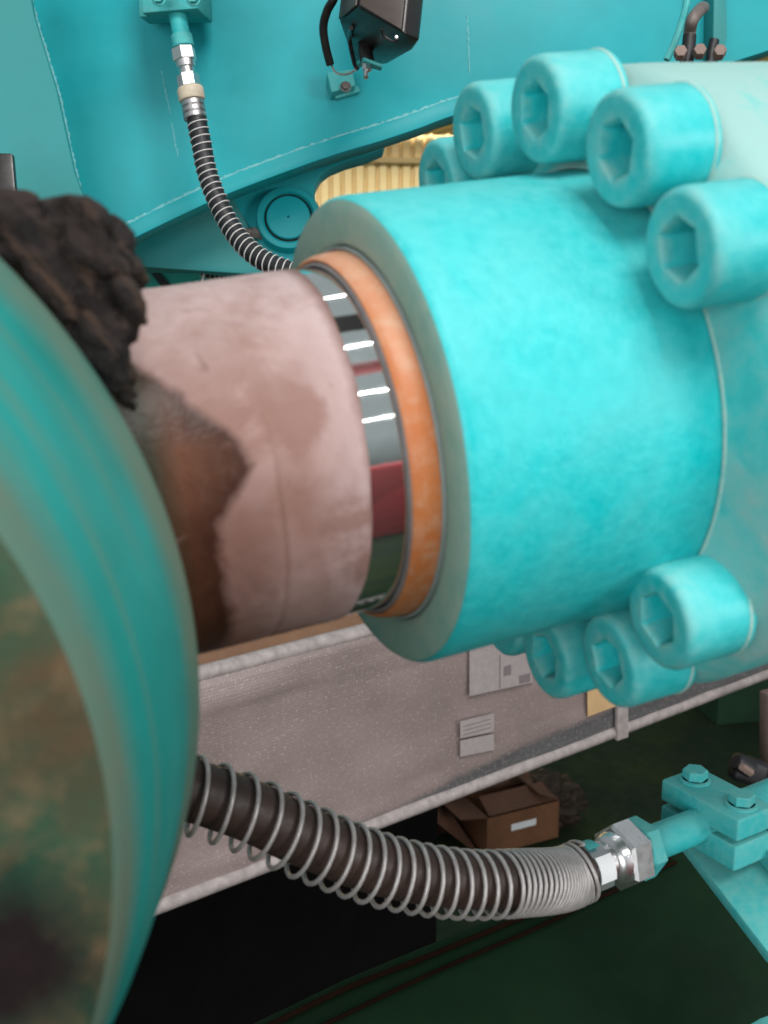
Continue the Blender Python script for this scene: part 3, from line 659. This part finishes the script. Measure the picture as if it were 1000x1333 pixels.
rb = tag(mesh('steel_rib', bevel(prism([pp(x, y, 0) for x, y in ((918, -80), (931, -80), (934, 60), (926, 90), (915, 90))], PN * .03), .002, 2), M['plate_dark'], body), '', '')
for q in ('label', 'category'): del rb[q]
# black cabinet corner at the left edge
bx = mesh('black_box', bevel(prism([at(x, y, 1.05) for x, y in ((-60, 197), (16, 199), (22, 268), (22, 330), (-60, 330))], FW * .008), .002, 2), M['black_plastic'], None, auto=30)
tag(bx, 'corner of a black box at the left edge above the dirt', 'box')

# ------------------------------------------------------------------ yellow corrugated wall of the hall
yw = thing('corrugated_wall', 'sunlit yellow corrugated sheet wall seen through the gap under the plate', 'wall', (0, 15, 0))
def corr(x0, x1, z0, z1, y, pitch=.145, dep=.07):
    V = []; F = []; x = x0; xs = []
    while x < x1: xs += [(x, 0), (x + pitch * .62, 0), (x + pitch * .72, dep), (x + pitch * .9, dep)]; x += pitch
    for x, d in xs: V += [Vector((x, y + d, z0)), Vector((x, y + d, z1))]
    for i in range(len(xs) - 1): F.append((2 * i, 2 * i + 2, 2 * i + 3, 2 * i + 1))
    return V, F
mesh('wall_sheet', corr(-6, 6, 0, 4.0, 15), M['yellow'], yw, smooth=False)
mesh('beam', bevel(box(Vector((0, 14.92, 2.76)), Vector((1, 0, -.02)), Vector((0, 1, 0)), Vector((0, 0, 1)), 12, .1, .07), .01, 1), M['yellow_beam'], yw, smooth=False)
V, F = corr(-6, 6, 0, 1, 0, .2, .05)
V = [Vector((v.x + (3.4 - 0) * 0 + v.z * 3.2, 14.9 - v.z * 3.4, 3.05 + v.z * .75 + v.y)) for v in V]
mesh('roof_sheet', (V, F), M['yellow'], yw, smooth=False)

# ------------------------------------------------------------------ floor
fo = mesh('floor', ([(-40, -20, 0), (40, -20, 0), (40, 60, 0), (-40, 60, 0)], [(0, 1, 2, 3)]), M['floor'], None, smooth=False, kind='structure')

# ------------------------------------------------------------------ long bubble-wrapped carton
CD = Vector((.800, .5995, 0)).normalized(); CNn = Vector((CD.y, -CD.x, 0))      # along, and outward towards the camera
CO = at(600, 1033, 2.0)
def cp(px, py, off=0.0): return on(px, py, CO + CNn * off, CNn)
zb = CO.z; zt = cp(470, 822).z; s0 = (cp(100, 1225) - CO).dot(CD) - .3; s1 = 4.2; dep = .42
def cs(s, z, off=0): p = CO + CD * s + CNn * off; return Vector((p.x, p.y, z))
pk = thing('wrapped_carton', 'long cardboard carton in bubble wrap with white labels below the cylinder', 'carton', cs((s0 + 1) / 2, zb))
V = []; F = []; UV = []; ns_ = 260; nz = 26
for j in range(nz + 1):
    for i in range(ns_ + 1):
        s = s0 + (s1 - s0) * (i / ns_) ** 1.0; zf = j / nz; z = zb + .012 + (zt - zb - .012) * zf
        d = .004 * noise.fractal(Vector((s * 5, z * 12, 0)), 1, 2, 3)
        fold = math.exp(-((z - (zt - .030 - .035 * (s - s0))) / .006) ** 2) * .006 + math.exp(-((z - (zb + .045 + .02 * math.sin(s * 6))) / .006) ** 2) * .004
        d += fold; d -= .02 * max(0, (zf - .93) / .07) ** 2
        V.append(cs(s, z, d)); UV.append((s, z - zb))
for j in range(nz):
    for i in range(ns_):
        q = j * (ns_ + 1) + i; F.append((q, q + 1, q + ns_ + 2, q + ns_ + 1))
mesh('bubble_wrap', (V, F), M['wrap'], pk, uv=UV, auto=80)
mesh('carton_body', box(cs((s0 + s1) / 2, (zb + zt) / 2, -dep / 2 - .024), CD, CNn, Vector((0, 0, 1)), s1 - s0, dep, zt - zb - .006), M['carton_top'], pk, smooth=False)
V, F = tube([cs(s0 + (s1 - s0) * i / 80, zt - .006 + .0015 * noise.noise(Vector((i * .9, 0, 0))), -.012) for i in range(81)], .012, 12)
mesh('top_edge_roll', (V, F), M['foam'], pk)
V, F = tube([cs(s0 + (s1 - s0) * i / 80, zb + .004, -.004 + .001 * noise.noise(Vector((i * 1.3, 0, 4)))) for i in range(81)], .0125, 12)
mesh('bottom_edge_foam', (V, F), M['foam'], pk)
def sticker(name, pts, m_, off=.0085, th=.0008, par=pk): return mesh(name, prism([cp(x, y, off) for x, y in pts], CNn * th), m_, par, smooth=False)
sticker('label_sheet', [(611, 842), (690, 812), (694, 888), (611, 906)], M['label'])
sticker('label_print', [(656, 868), (665, 865), (665, 878), (656, 880)], M['print'], .0095)
sticker('label_print', [(676, 880), (690, 876), (690, 887), (676, 890)], M['print'], .0095)
sticker('label_line', [(650, 852), (651.5, 852), (651.5, 896), (650, 897)], M['print'], .0094, .0003)
sticker('paper_label', [(599, 939), (643, 928), (643, 952), (599, 961)], M['label'])
sticker('paper_label', [(599, 964), (643, 955), (643, 976), (599, 985)], M['label'])
for yy in (.3, .55, .8):
    y0 = 939 + 22 * yy; sticker('label_line', [(603, y0), (639, y0 - 10), (639, y0 - 9.2), (603, y0 + .8)], M['steel_grey'], .0094, .0003)
sticker('small_label', [(721, 897), (748, 889), (750, 896), (722, 905)], M['label'])
sticker('manila_envelope', [(764, 860), (810, 845), (810, 916), (765, 933)], M['manila'])
sticker('edge_post', [(801, 850), (815, 846), (815, 958), (801, 963)], M['foam'], .006, .006)

# support frame under the carton (its colour holds the deep shade)
rk = thing('support_rack', 'steel rack under the wrapped carton, near-black colour holding the shade', 'rack', cs(.6, 0, -.2))
mesh('rear_panel', bevel(box(cs(-.22, zb / 2, -.36), CD, CNn, Vector((0, 0, 1)), .92, .03, zb - .08), .004, 1), M['rack'], rk, auto=30)
for i in (s0 + .1, 1.75, 3.6):
    mesh('leg', bevel(box(cs(i, zb / 2 - .02, -.40), CD, CNn, Vector((0, 0, 1)), .05, .05, zb - .06), .004, 1), M['rack'], rk, auto=30)
mesh('shelf', bevel(box(cs((s0 + s1) / 2, zb - .032, -.34), CD, CNn, Vector((0, 0, 1)), s1 - s0, .24, .03), .004, 1), M['rack'], rk, auto=30)

# ------------------------------------------------------------------ open carton on the floor
ob = on(680, 1108, Vector((0, 0, .0)), Vector((0, 0, 1))); ob = Vector((ob.x, ob.y, 0))
bxr = thing('open_carton', 'small open brown cardboard box with a white label on the floor', 'cardboard box', ob)
ba = Vector((.90, .43, 0)).normalized(); bb = Vector((-ba.y, ba.x, 0)); kb = (ob - EYE).dot(FW) / FPX
W_, H_, D_ = 104 * kb, 52 * kb, 66 * kb
bo = ob + bb * D_ / 2 + Vector((0, 0, .02))
for (c, sa, sb) in ((bo - bb * D_ / 2, W_, .006), (bo + bb * D_ / 2, W_, .006)):
    mesh('wall_panel', box(c + Vector((0, 0, H_ / 2)), ba, bb, Vector((0, 0, 1)), sa, sb, H_), M['cardboard'], bxr, smooth=False)
for sgn in (-1, 1):
    mesh('wall_panel', box(bo + ba * (sgn * (W_ / 2 + .0035)) + Vector((0, 0, H_ / 2)), ba, bb, Vector((0, 0, 1)), .006, D_ + .006, H_), M['cardboard'], bxr, smooth=False)
mesh('bottom_panel', box(bo + Vector((0, 0, .006)), ba, bb, Vector((0, 0, 1)), W_ - .02, D_ - .02, .006), M['cardboard_dark'], bxr, smooth=False)
def flap(c, hinge, outd, L, Wd, ang, m_='cardboard_dark'):
    dd = outd * math.cos(ang) + Vector((0, 0, 1)) * math.sin(ang)
    nn = hinge.cross(dd)
    mesh('flap', prism([c - hinge * L / 2, c + hinge * L / 2, c + hinge * L / 2 * .95 + dd * Wd, c - hinge * L / 2 * .95 + dd * Wd], nn * .005), M[m_], bxr, smooth=False)
top = bo + Vector((0, 0, H_ + .003))
flap(top + bb * D_ / 2, ba, bb, W_, D_ * .5, 1.0)
flap(top - ba * (W_ / 2 + .005), bb, -ba, D_, D_ * .6, .15)
flap(top + ba * (W_ / 2 + .005), bb, -ba, D_ * .98, D_ * .5, .45)
flap(top - bb * (D_ / 2 - .006), ba, bb, W_ * .97, D_ * .5, .35)
mesh('address_label', prism([bo - bb * (D_ / 2 + .0036) + ba * x + Vector((0, 0, z)) for x, z in ((-W_ * .18, H_ * .52), (W_ * .18, H_ * .52), (W_ * .18, H_ * .70), (-W_ * .18, H_ * .70))], -bb * .001), M['white_tag'], bxr, smooth=False)
o2 = ob + Vector((-.30, .30, 0)); b2 = Vector((.75, .66, 0)).normalized(); b3 = Vector((-b2.y, b2.x, 0))
dk = thing('dark_carton', 'old dark brown carton in the shade behind the open box', 'cardboard box', o2)
for (c, a_, sa) in ((o2 - b3 * .15, b2, .34), (o2 + b3 * .15, b2, .34), (o2 - b2 * .17, b3, .30), (o2 + b2 * .17, b3, .30)):
    mesh('wall_panel', box(c + Z * .13, a_, Z.cross(a_), Z, sa - .006, .006, .26), M['cardboard_dark'], dk, smooth=False)
for (c, dd_, hh_, ln_, an_) in ((o2 - b3 * .155 + Z * .262, -b3, b2, .33, .3), (o2 + b2 * .175 + Z * .262, b2, b3, .29, .7), (o2 - b2 * .175 + Z * .262, -b2, b3, .29, -.5)):
    dv_ = dd_ * math.cos(an_) + Z * math.sin(an_)
    mesh('flap', prism([c - hh_ * ln_ / 2, c + hh_ * ln_ / 2, c + hh_ * ln_ * .46 + dv_ * .15, c - hh_ * ln_ * .46 + dv_ * .15], hh_.cross(dv_) * .005), M['cardboard_dark'], dk, smooth=False)
lc = mesh('flat_cardboard', prism([ob + ba * x + bb * y + Vector((0, 0, z)) for x, y, z in ((-W_ * 1.35, .1, .22), (-W_ * .55, .02, .0), (-W_ * .35, .35, .0), (-W_ * 1.0, .4, .30))], Vector((.004, -.006, .003))), M['cardboard_dark'], None, smooth=False)
tag(lc, 'loose flat cardboard sheet leaning left of the open box', 'cardboard sheet')
pb = [Vector((random.uniform(-.5, .5), random.uniform(-.5, .5), random.uniform(0, 1))) for _ in range(30)]
bm = bmesh.new(); bmesh.ops.create_icosphere(bm, subdivisions=4, radius=1)
for v in bm.verts:
    q = v.co.copy(); n_ = noise.turbulence(q * 2.3 + Vector((4, 1, 2)), 4, True); v.co = Vector((q.x * .15, q.y * .14, max(-.95, q.z) * .10)) * (.75 + .4 * n_)
pc_ = ob + ba * (W_ * .62) + bb * .12 + Vector((0, 0, .10)); bm.verts.index_update()
bagv = [v.co + pc_ for v in bm.verts]; bagf = [tuple(v.index for v in f.verts) for f in bm.faces]; bm.free()
M['plastic_bag'] = plain('crumpled_dusty_plastic', (0.05, 0.034, 0.022), 0.6, 0.5, 25, spec=.25)
tag(mesh('crumpled_bag', (bagv, bagf), M['plastic_bag'], None, auto=20), 'crumpled brown plastic bag beside the open cardboard box', 'bag')

# dark green cover panel of the machine, below the hose
GP = at(800, 1200, .80); GPN = (Vector((-.10, -.30, 1))).normalized()
M['cover'] = plain('dark_green_cover_paint', (0.006, 0.024, 0.009), .8, .6, 5, spec=.12, col2=(0.003, 0.009, 0.005))
gcp = mesh('cover_panel', bevel(prism([on(x, y, GP, GPN) for x, y in ((150, 1420), (330, 1330), (450, 1272), (620, 1202), (870, 1106), (1080, 1030), (1100, 1500), (150, 1500))], -GPN * .02), .003, 2), M['cover'], None, auto=30)
tag(gcp, 'large dark green sheet metal cover filling the bottom right below the hose', 'cover panel')
# cables on the floor
g_ = Vector((0, 0, 1))
def gf(x, y, z=.002): p = on(x, y, GP + GPN * z, GPN); return p
for i, pts in enumerate(([(330, 1345), (450, 1287), (560, 1244), (700, 1186), (800, 1147), (872, 1116)], [(400, 1345), (560, 1268), (690, 1212), (790, 1164), (880, 1122)])):
    o = mesh('cable', tube(spline([gf(*p) for p in pts], 8), .0019 - .0005 * i, 8), M['brown_cable'])
    tag(o, ('upper' if i == 0 else 'lower') + ' of two dark brown cables lying on the dark green cover', 'cable', 'cables on the green cover')

# ------------------------------------------------------------------ lower hose with spring guard, fitting and clamp
ld = .62; lk = ld / FPX

# clamp block
TP = at(873, 1010, ld + .02)
def ct(px, py): return on(px, py, TP, Z)          # points on the block's flat top
c1, c2, c3, c4 = ct(873, 1010), ct(922, 995), ct(999, 1053), ct(948, 1073)
cl = thing('lower_pipe_clamp', 'turquoise clamp block with two hex bolts at the lower right', 'pipe clamp', c1.lerp(c3, .5) - Z * .05)
ctr = (c1 + c2 + c3 + c4) / 4; la = (c4 - c1 + c3 - c2); wa = (c2 - c1 + c3 - c4); Ll = la.length / 2; Lw = wa.length / 2; wa = ct(1000, 1035) - ct(860, 1090)
wa.normalize(); la = (la - wa * la.dot(wa)).normalized(); HB = .0125
mesh('upper_block', bevel(box(ctr - Z * HB / 2, la, wa, Z, Ll, Lw, HB), .0014, 3), M['clamp'], cl, auto=30)
mesh('lower_block', bevel(box(ctr - Z * (HB * 1.5 + .004), la, wa, Z, Ll * .98, Lw * .98, HB * 1.15), .0014, 3), M['clamp'], cl, auto=30)
for q in (-.30, .30):
    p = ctr + la * (q * Ll) ; hb = mesh('hex_bolt', join(lathe(p, Z, [(0, .0001), (0, .0086), (.0012, .0086), (.0016, .0070)], 28)[:2], hexprism(p + Z * .0012, Z, .0055, .0118, la + wa * .3, .2)), M['clamp'], cl, auto=25)
base = [(886, 1092), (918, 1085), (1080, 1120), (1120, 1330), (1000, 1240)]
BP = ctr - Z * (HB * 2 + .014)
bn = Vector((-.12, -.45, 1)).normalized()
mesh('base_plate', bevel(prism([on(x, y, BP, bn) for x, y in base], -bn * .010), .0015, 2), M['clamp'], cl, auto=30)
mesh('support_rib', bevel(prism([on(x, y, BP + bn * .002, bn) for x, y in ((965, 1100), (985, 1098), (1060, 1170), (1060, 1195))], bn * .016), .001, 2), M['clamp'], cl, auto=30)
lw = mesh('lower_gusset', bevel(prism([on(x, y, at(960, 1300, .66), bn) for x, y in ((955, 1345), (990, 1325), (1060, 1300), (1060, 1420), (940, 1420))], -bn * .01), .001, 2), M['clamp'], None, auto=30)
tag(lw, 'corner of a turquoise bracket at the bottom right edge', 'bracket')

lh = thing('guarded_hose', 'dark hose in a grey coiled spring guard sweeping along the bottom', 'hydraulic hose', at(600, 1153, .57))
# pipe passes through the clamp along its short axis
PX = ctr - Z * (HB * 1.25) + la * (.0 * Ll)
Wp = wa if wa.x > 0 else -wa
mesh('clamped_pipe', lathe(PX - Wp * .052, Wp, [(0, .0090), (.001, .0092), (.03, .0092), (.10, .0098), (.16, .0098)], 36), M['clamp'], lh)
N0 = PX - Wp * .052
mesh('pipe_hex', hexprism(N0 - Wp * .008, Wp, .009, .0275, Z, .1), M['clamp'], lh, smooth=False)
mesh('swivel_nut', hexprism(N0 - Wp * .0215, Wp, .0135, .0300, Z + la * .3, .15), M['silver'], lh, smooth=False)
mesh('nut_shoulder', lathe(N0 - Wp * .0275, Wp, [(0, .0098), (.001, .0118), (.003, .0128), (.007, .0140)], 36), M['silver'], lh)
mesh('stem', lathe(N0 - Wp * .060, Wp, [(0, .0095), (.032, .0095), (.0325, .0098), (.033, .0098)], 32), M['ferrule'], lh)
mesh('stem_hex', hexprism(N0 - Wp * .0430, Wp, .012, .0225, Z + la * .5, .15), M['silver'], lh, smooth=False)
# painted sticker squares on the hex
cam_dir = (EYE - N0).normalized(); rr = (cam_dir - Wp * cam_dir.dot(Wp)).normalized()
def patch(name, s0_, s1_, t0, t1, r, m_):
    tv = Wp.cross(rr); V = []; F = []
    for s in (s0_, s1_):
        for i in range(7):
            t = math.radians(t0 + (t1 - t0) * i / 6); V.append(N0 - Wp * s + (rr * math.cos(t) + tv * math.sin(t)) * r)
    for i in range(6): F.append((i, i + 1, i + 8, i + 7))
    return mesh(name, (V, F), m_, lh)
patch('white_sticker', .0425, .0325, -14, 44, .0134, M['white_tag'])
patch('teal_sticker', .0425, .0350, -78, -36, .0134, M['clamp'])
e0 = N0 - Wp * .0425
hpts = [e0, e0 - Wp * .014] + [at(x, y, d) for x, y, d in ((685, 1149, .545), (600, 1151, .526), (500, 1134, .510), (400, 1096, .494), (330, 1063, .484), (255, 1036, .475), (170, 1012, .466), (90, 997, .46))]
path = spline(hpts, 12)
mesh('hose', tube([p + UP * (.0018 if i > 8 else .0) for i, p in enumerate(path)], .0126, 28), M['hose_brown'], lh)
n5 = len(path)
L = [0]
for i in range(1, n5): L.append(L[-1] + (path[i] - path[i - 1]).length)
tight = .060; tot = L[-1]
def pitch(s):
    x = s * tot
    if x < tight: return .0029
    f = min(1, (x - tight) / .13); return .0064 + .0032 * f + .0020 * max(0, min(1, (x - tight - .11) / .06))
mesh('spring_guard', tube(helix(path, lambda s: .0146 + .0010 * min(1, max(0, (s * tot - .05) / .12)), pitch), .00108, 7), M['wire'], lh, auto=70)

# ------------------------------------------------------------------ bits at the right edge
def gp(x, y, d): return at(x, y, d)
post = tag(mesh('steel_post', bevel(prism([at(x, y, 2.3) for x, y in ((1001, 905), (1040, 895), (1040, 1040), (1001, 1022))], FW * .06), .004, 2), M['pink'], None, auto=30), 'rusty pink steel post at the right edge above the clamp', 'post')
vb = thing('dark_valve', 'dark valve body with a small steel bolt at the right edge', 'valve', at(972, 1000, 2.2))
mesh('valve_body', bevel(box(at(975, 1003, 2.25), cv(1, -.3, 0).normalized(), cv(.3, 1, 0).normalized(), FW, .07, .05, .05), .012, 3), M['rubber'], vb, auto=30)
mesh('valve_cap', lathe(at(972, 998, 2.2), cv(-.9, .5, .3), [(-.01, .017), (.02, .017), (.026, .013), (.026, .001)], 24), M['rubber'], vb)
mesh('bolt', hexprism(at(978, 1006, 2.17), cv(-.9, .6, .5), .028, .014), M['pink'], vb, smooth=False)
M['dark_green_panel'] = plain('dark_green_panel', (0.022, 0.070, 0.035), .6, .3, 8)
dg_ = tag(mesh('green_locker', bevel(box(Vector((1.75, 5.0, .45)), Vector((1, .2, 0)).normalized(), Vector((-.2, 1, 0)).normalized(), Z, .7, .5, .9), .01, 2), M['dark_green_panel'], None, auto=30), 'dark green steel locker on the floor at the far right', 'locker')
# red cabinet that the chrome rod mirrors
RCc = Vector((1.62, -1.13, 0)); ru = Vector((.67, .74, 0)).normalized(); rv = Vector((-ru.y, ru.x, 0))
rc = thing('red_cabinet', 'red steel cabinet mirrored in the bare chrome of the rod', 'cabinet', RCc)
mesh('carcass', bevel(box(RCc + Z * 1.02, ru, rv, Z, 1.1, .5, 1.94), .02, 2), M['red'], rc, auto=30)
mesh('plinth', bevel(box(RCc + Z * .03, ru, rv, Z, 1.12, .52, .05), .01, 1), M['rack'], rc, auto=30)
for d_ in (-.27, .27):
    mesh('door', bevel(box(RCc + Z * 1.05 + ru * d_ + rv * .262, ru, rv, Z, .52, .02, 1.8), .006, 2), M['red'], rc, auto=30)
def over(name, label, cat, dv, dist, sa, sb, m_):
    c = RODP + Vector(dv).normalized() * dist; a_ = Vector((.92, .39, 0)).normalized(); b_ = Vector((-.39, .92, 0)).normalized()
    return tag(mesh(name, bevel(box(c, a_, b_, Z, sa, sb, .3), .02, 2), m_, None, auto=30), label, cat)
over('roof_beam', 'dark steel roof beam overhead mirrored in the chrome between the first two light streaks', 'beam', (.25, .12, .95), 4.6, 5.0, 1.0, M['rack'])
over('crane_beam', 'rusty red overhead crane beam mirrored in the chrome of the rod', 'beam', (.46, -.37, .81), 4.2, 5.0, .50, M['red'])
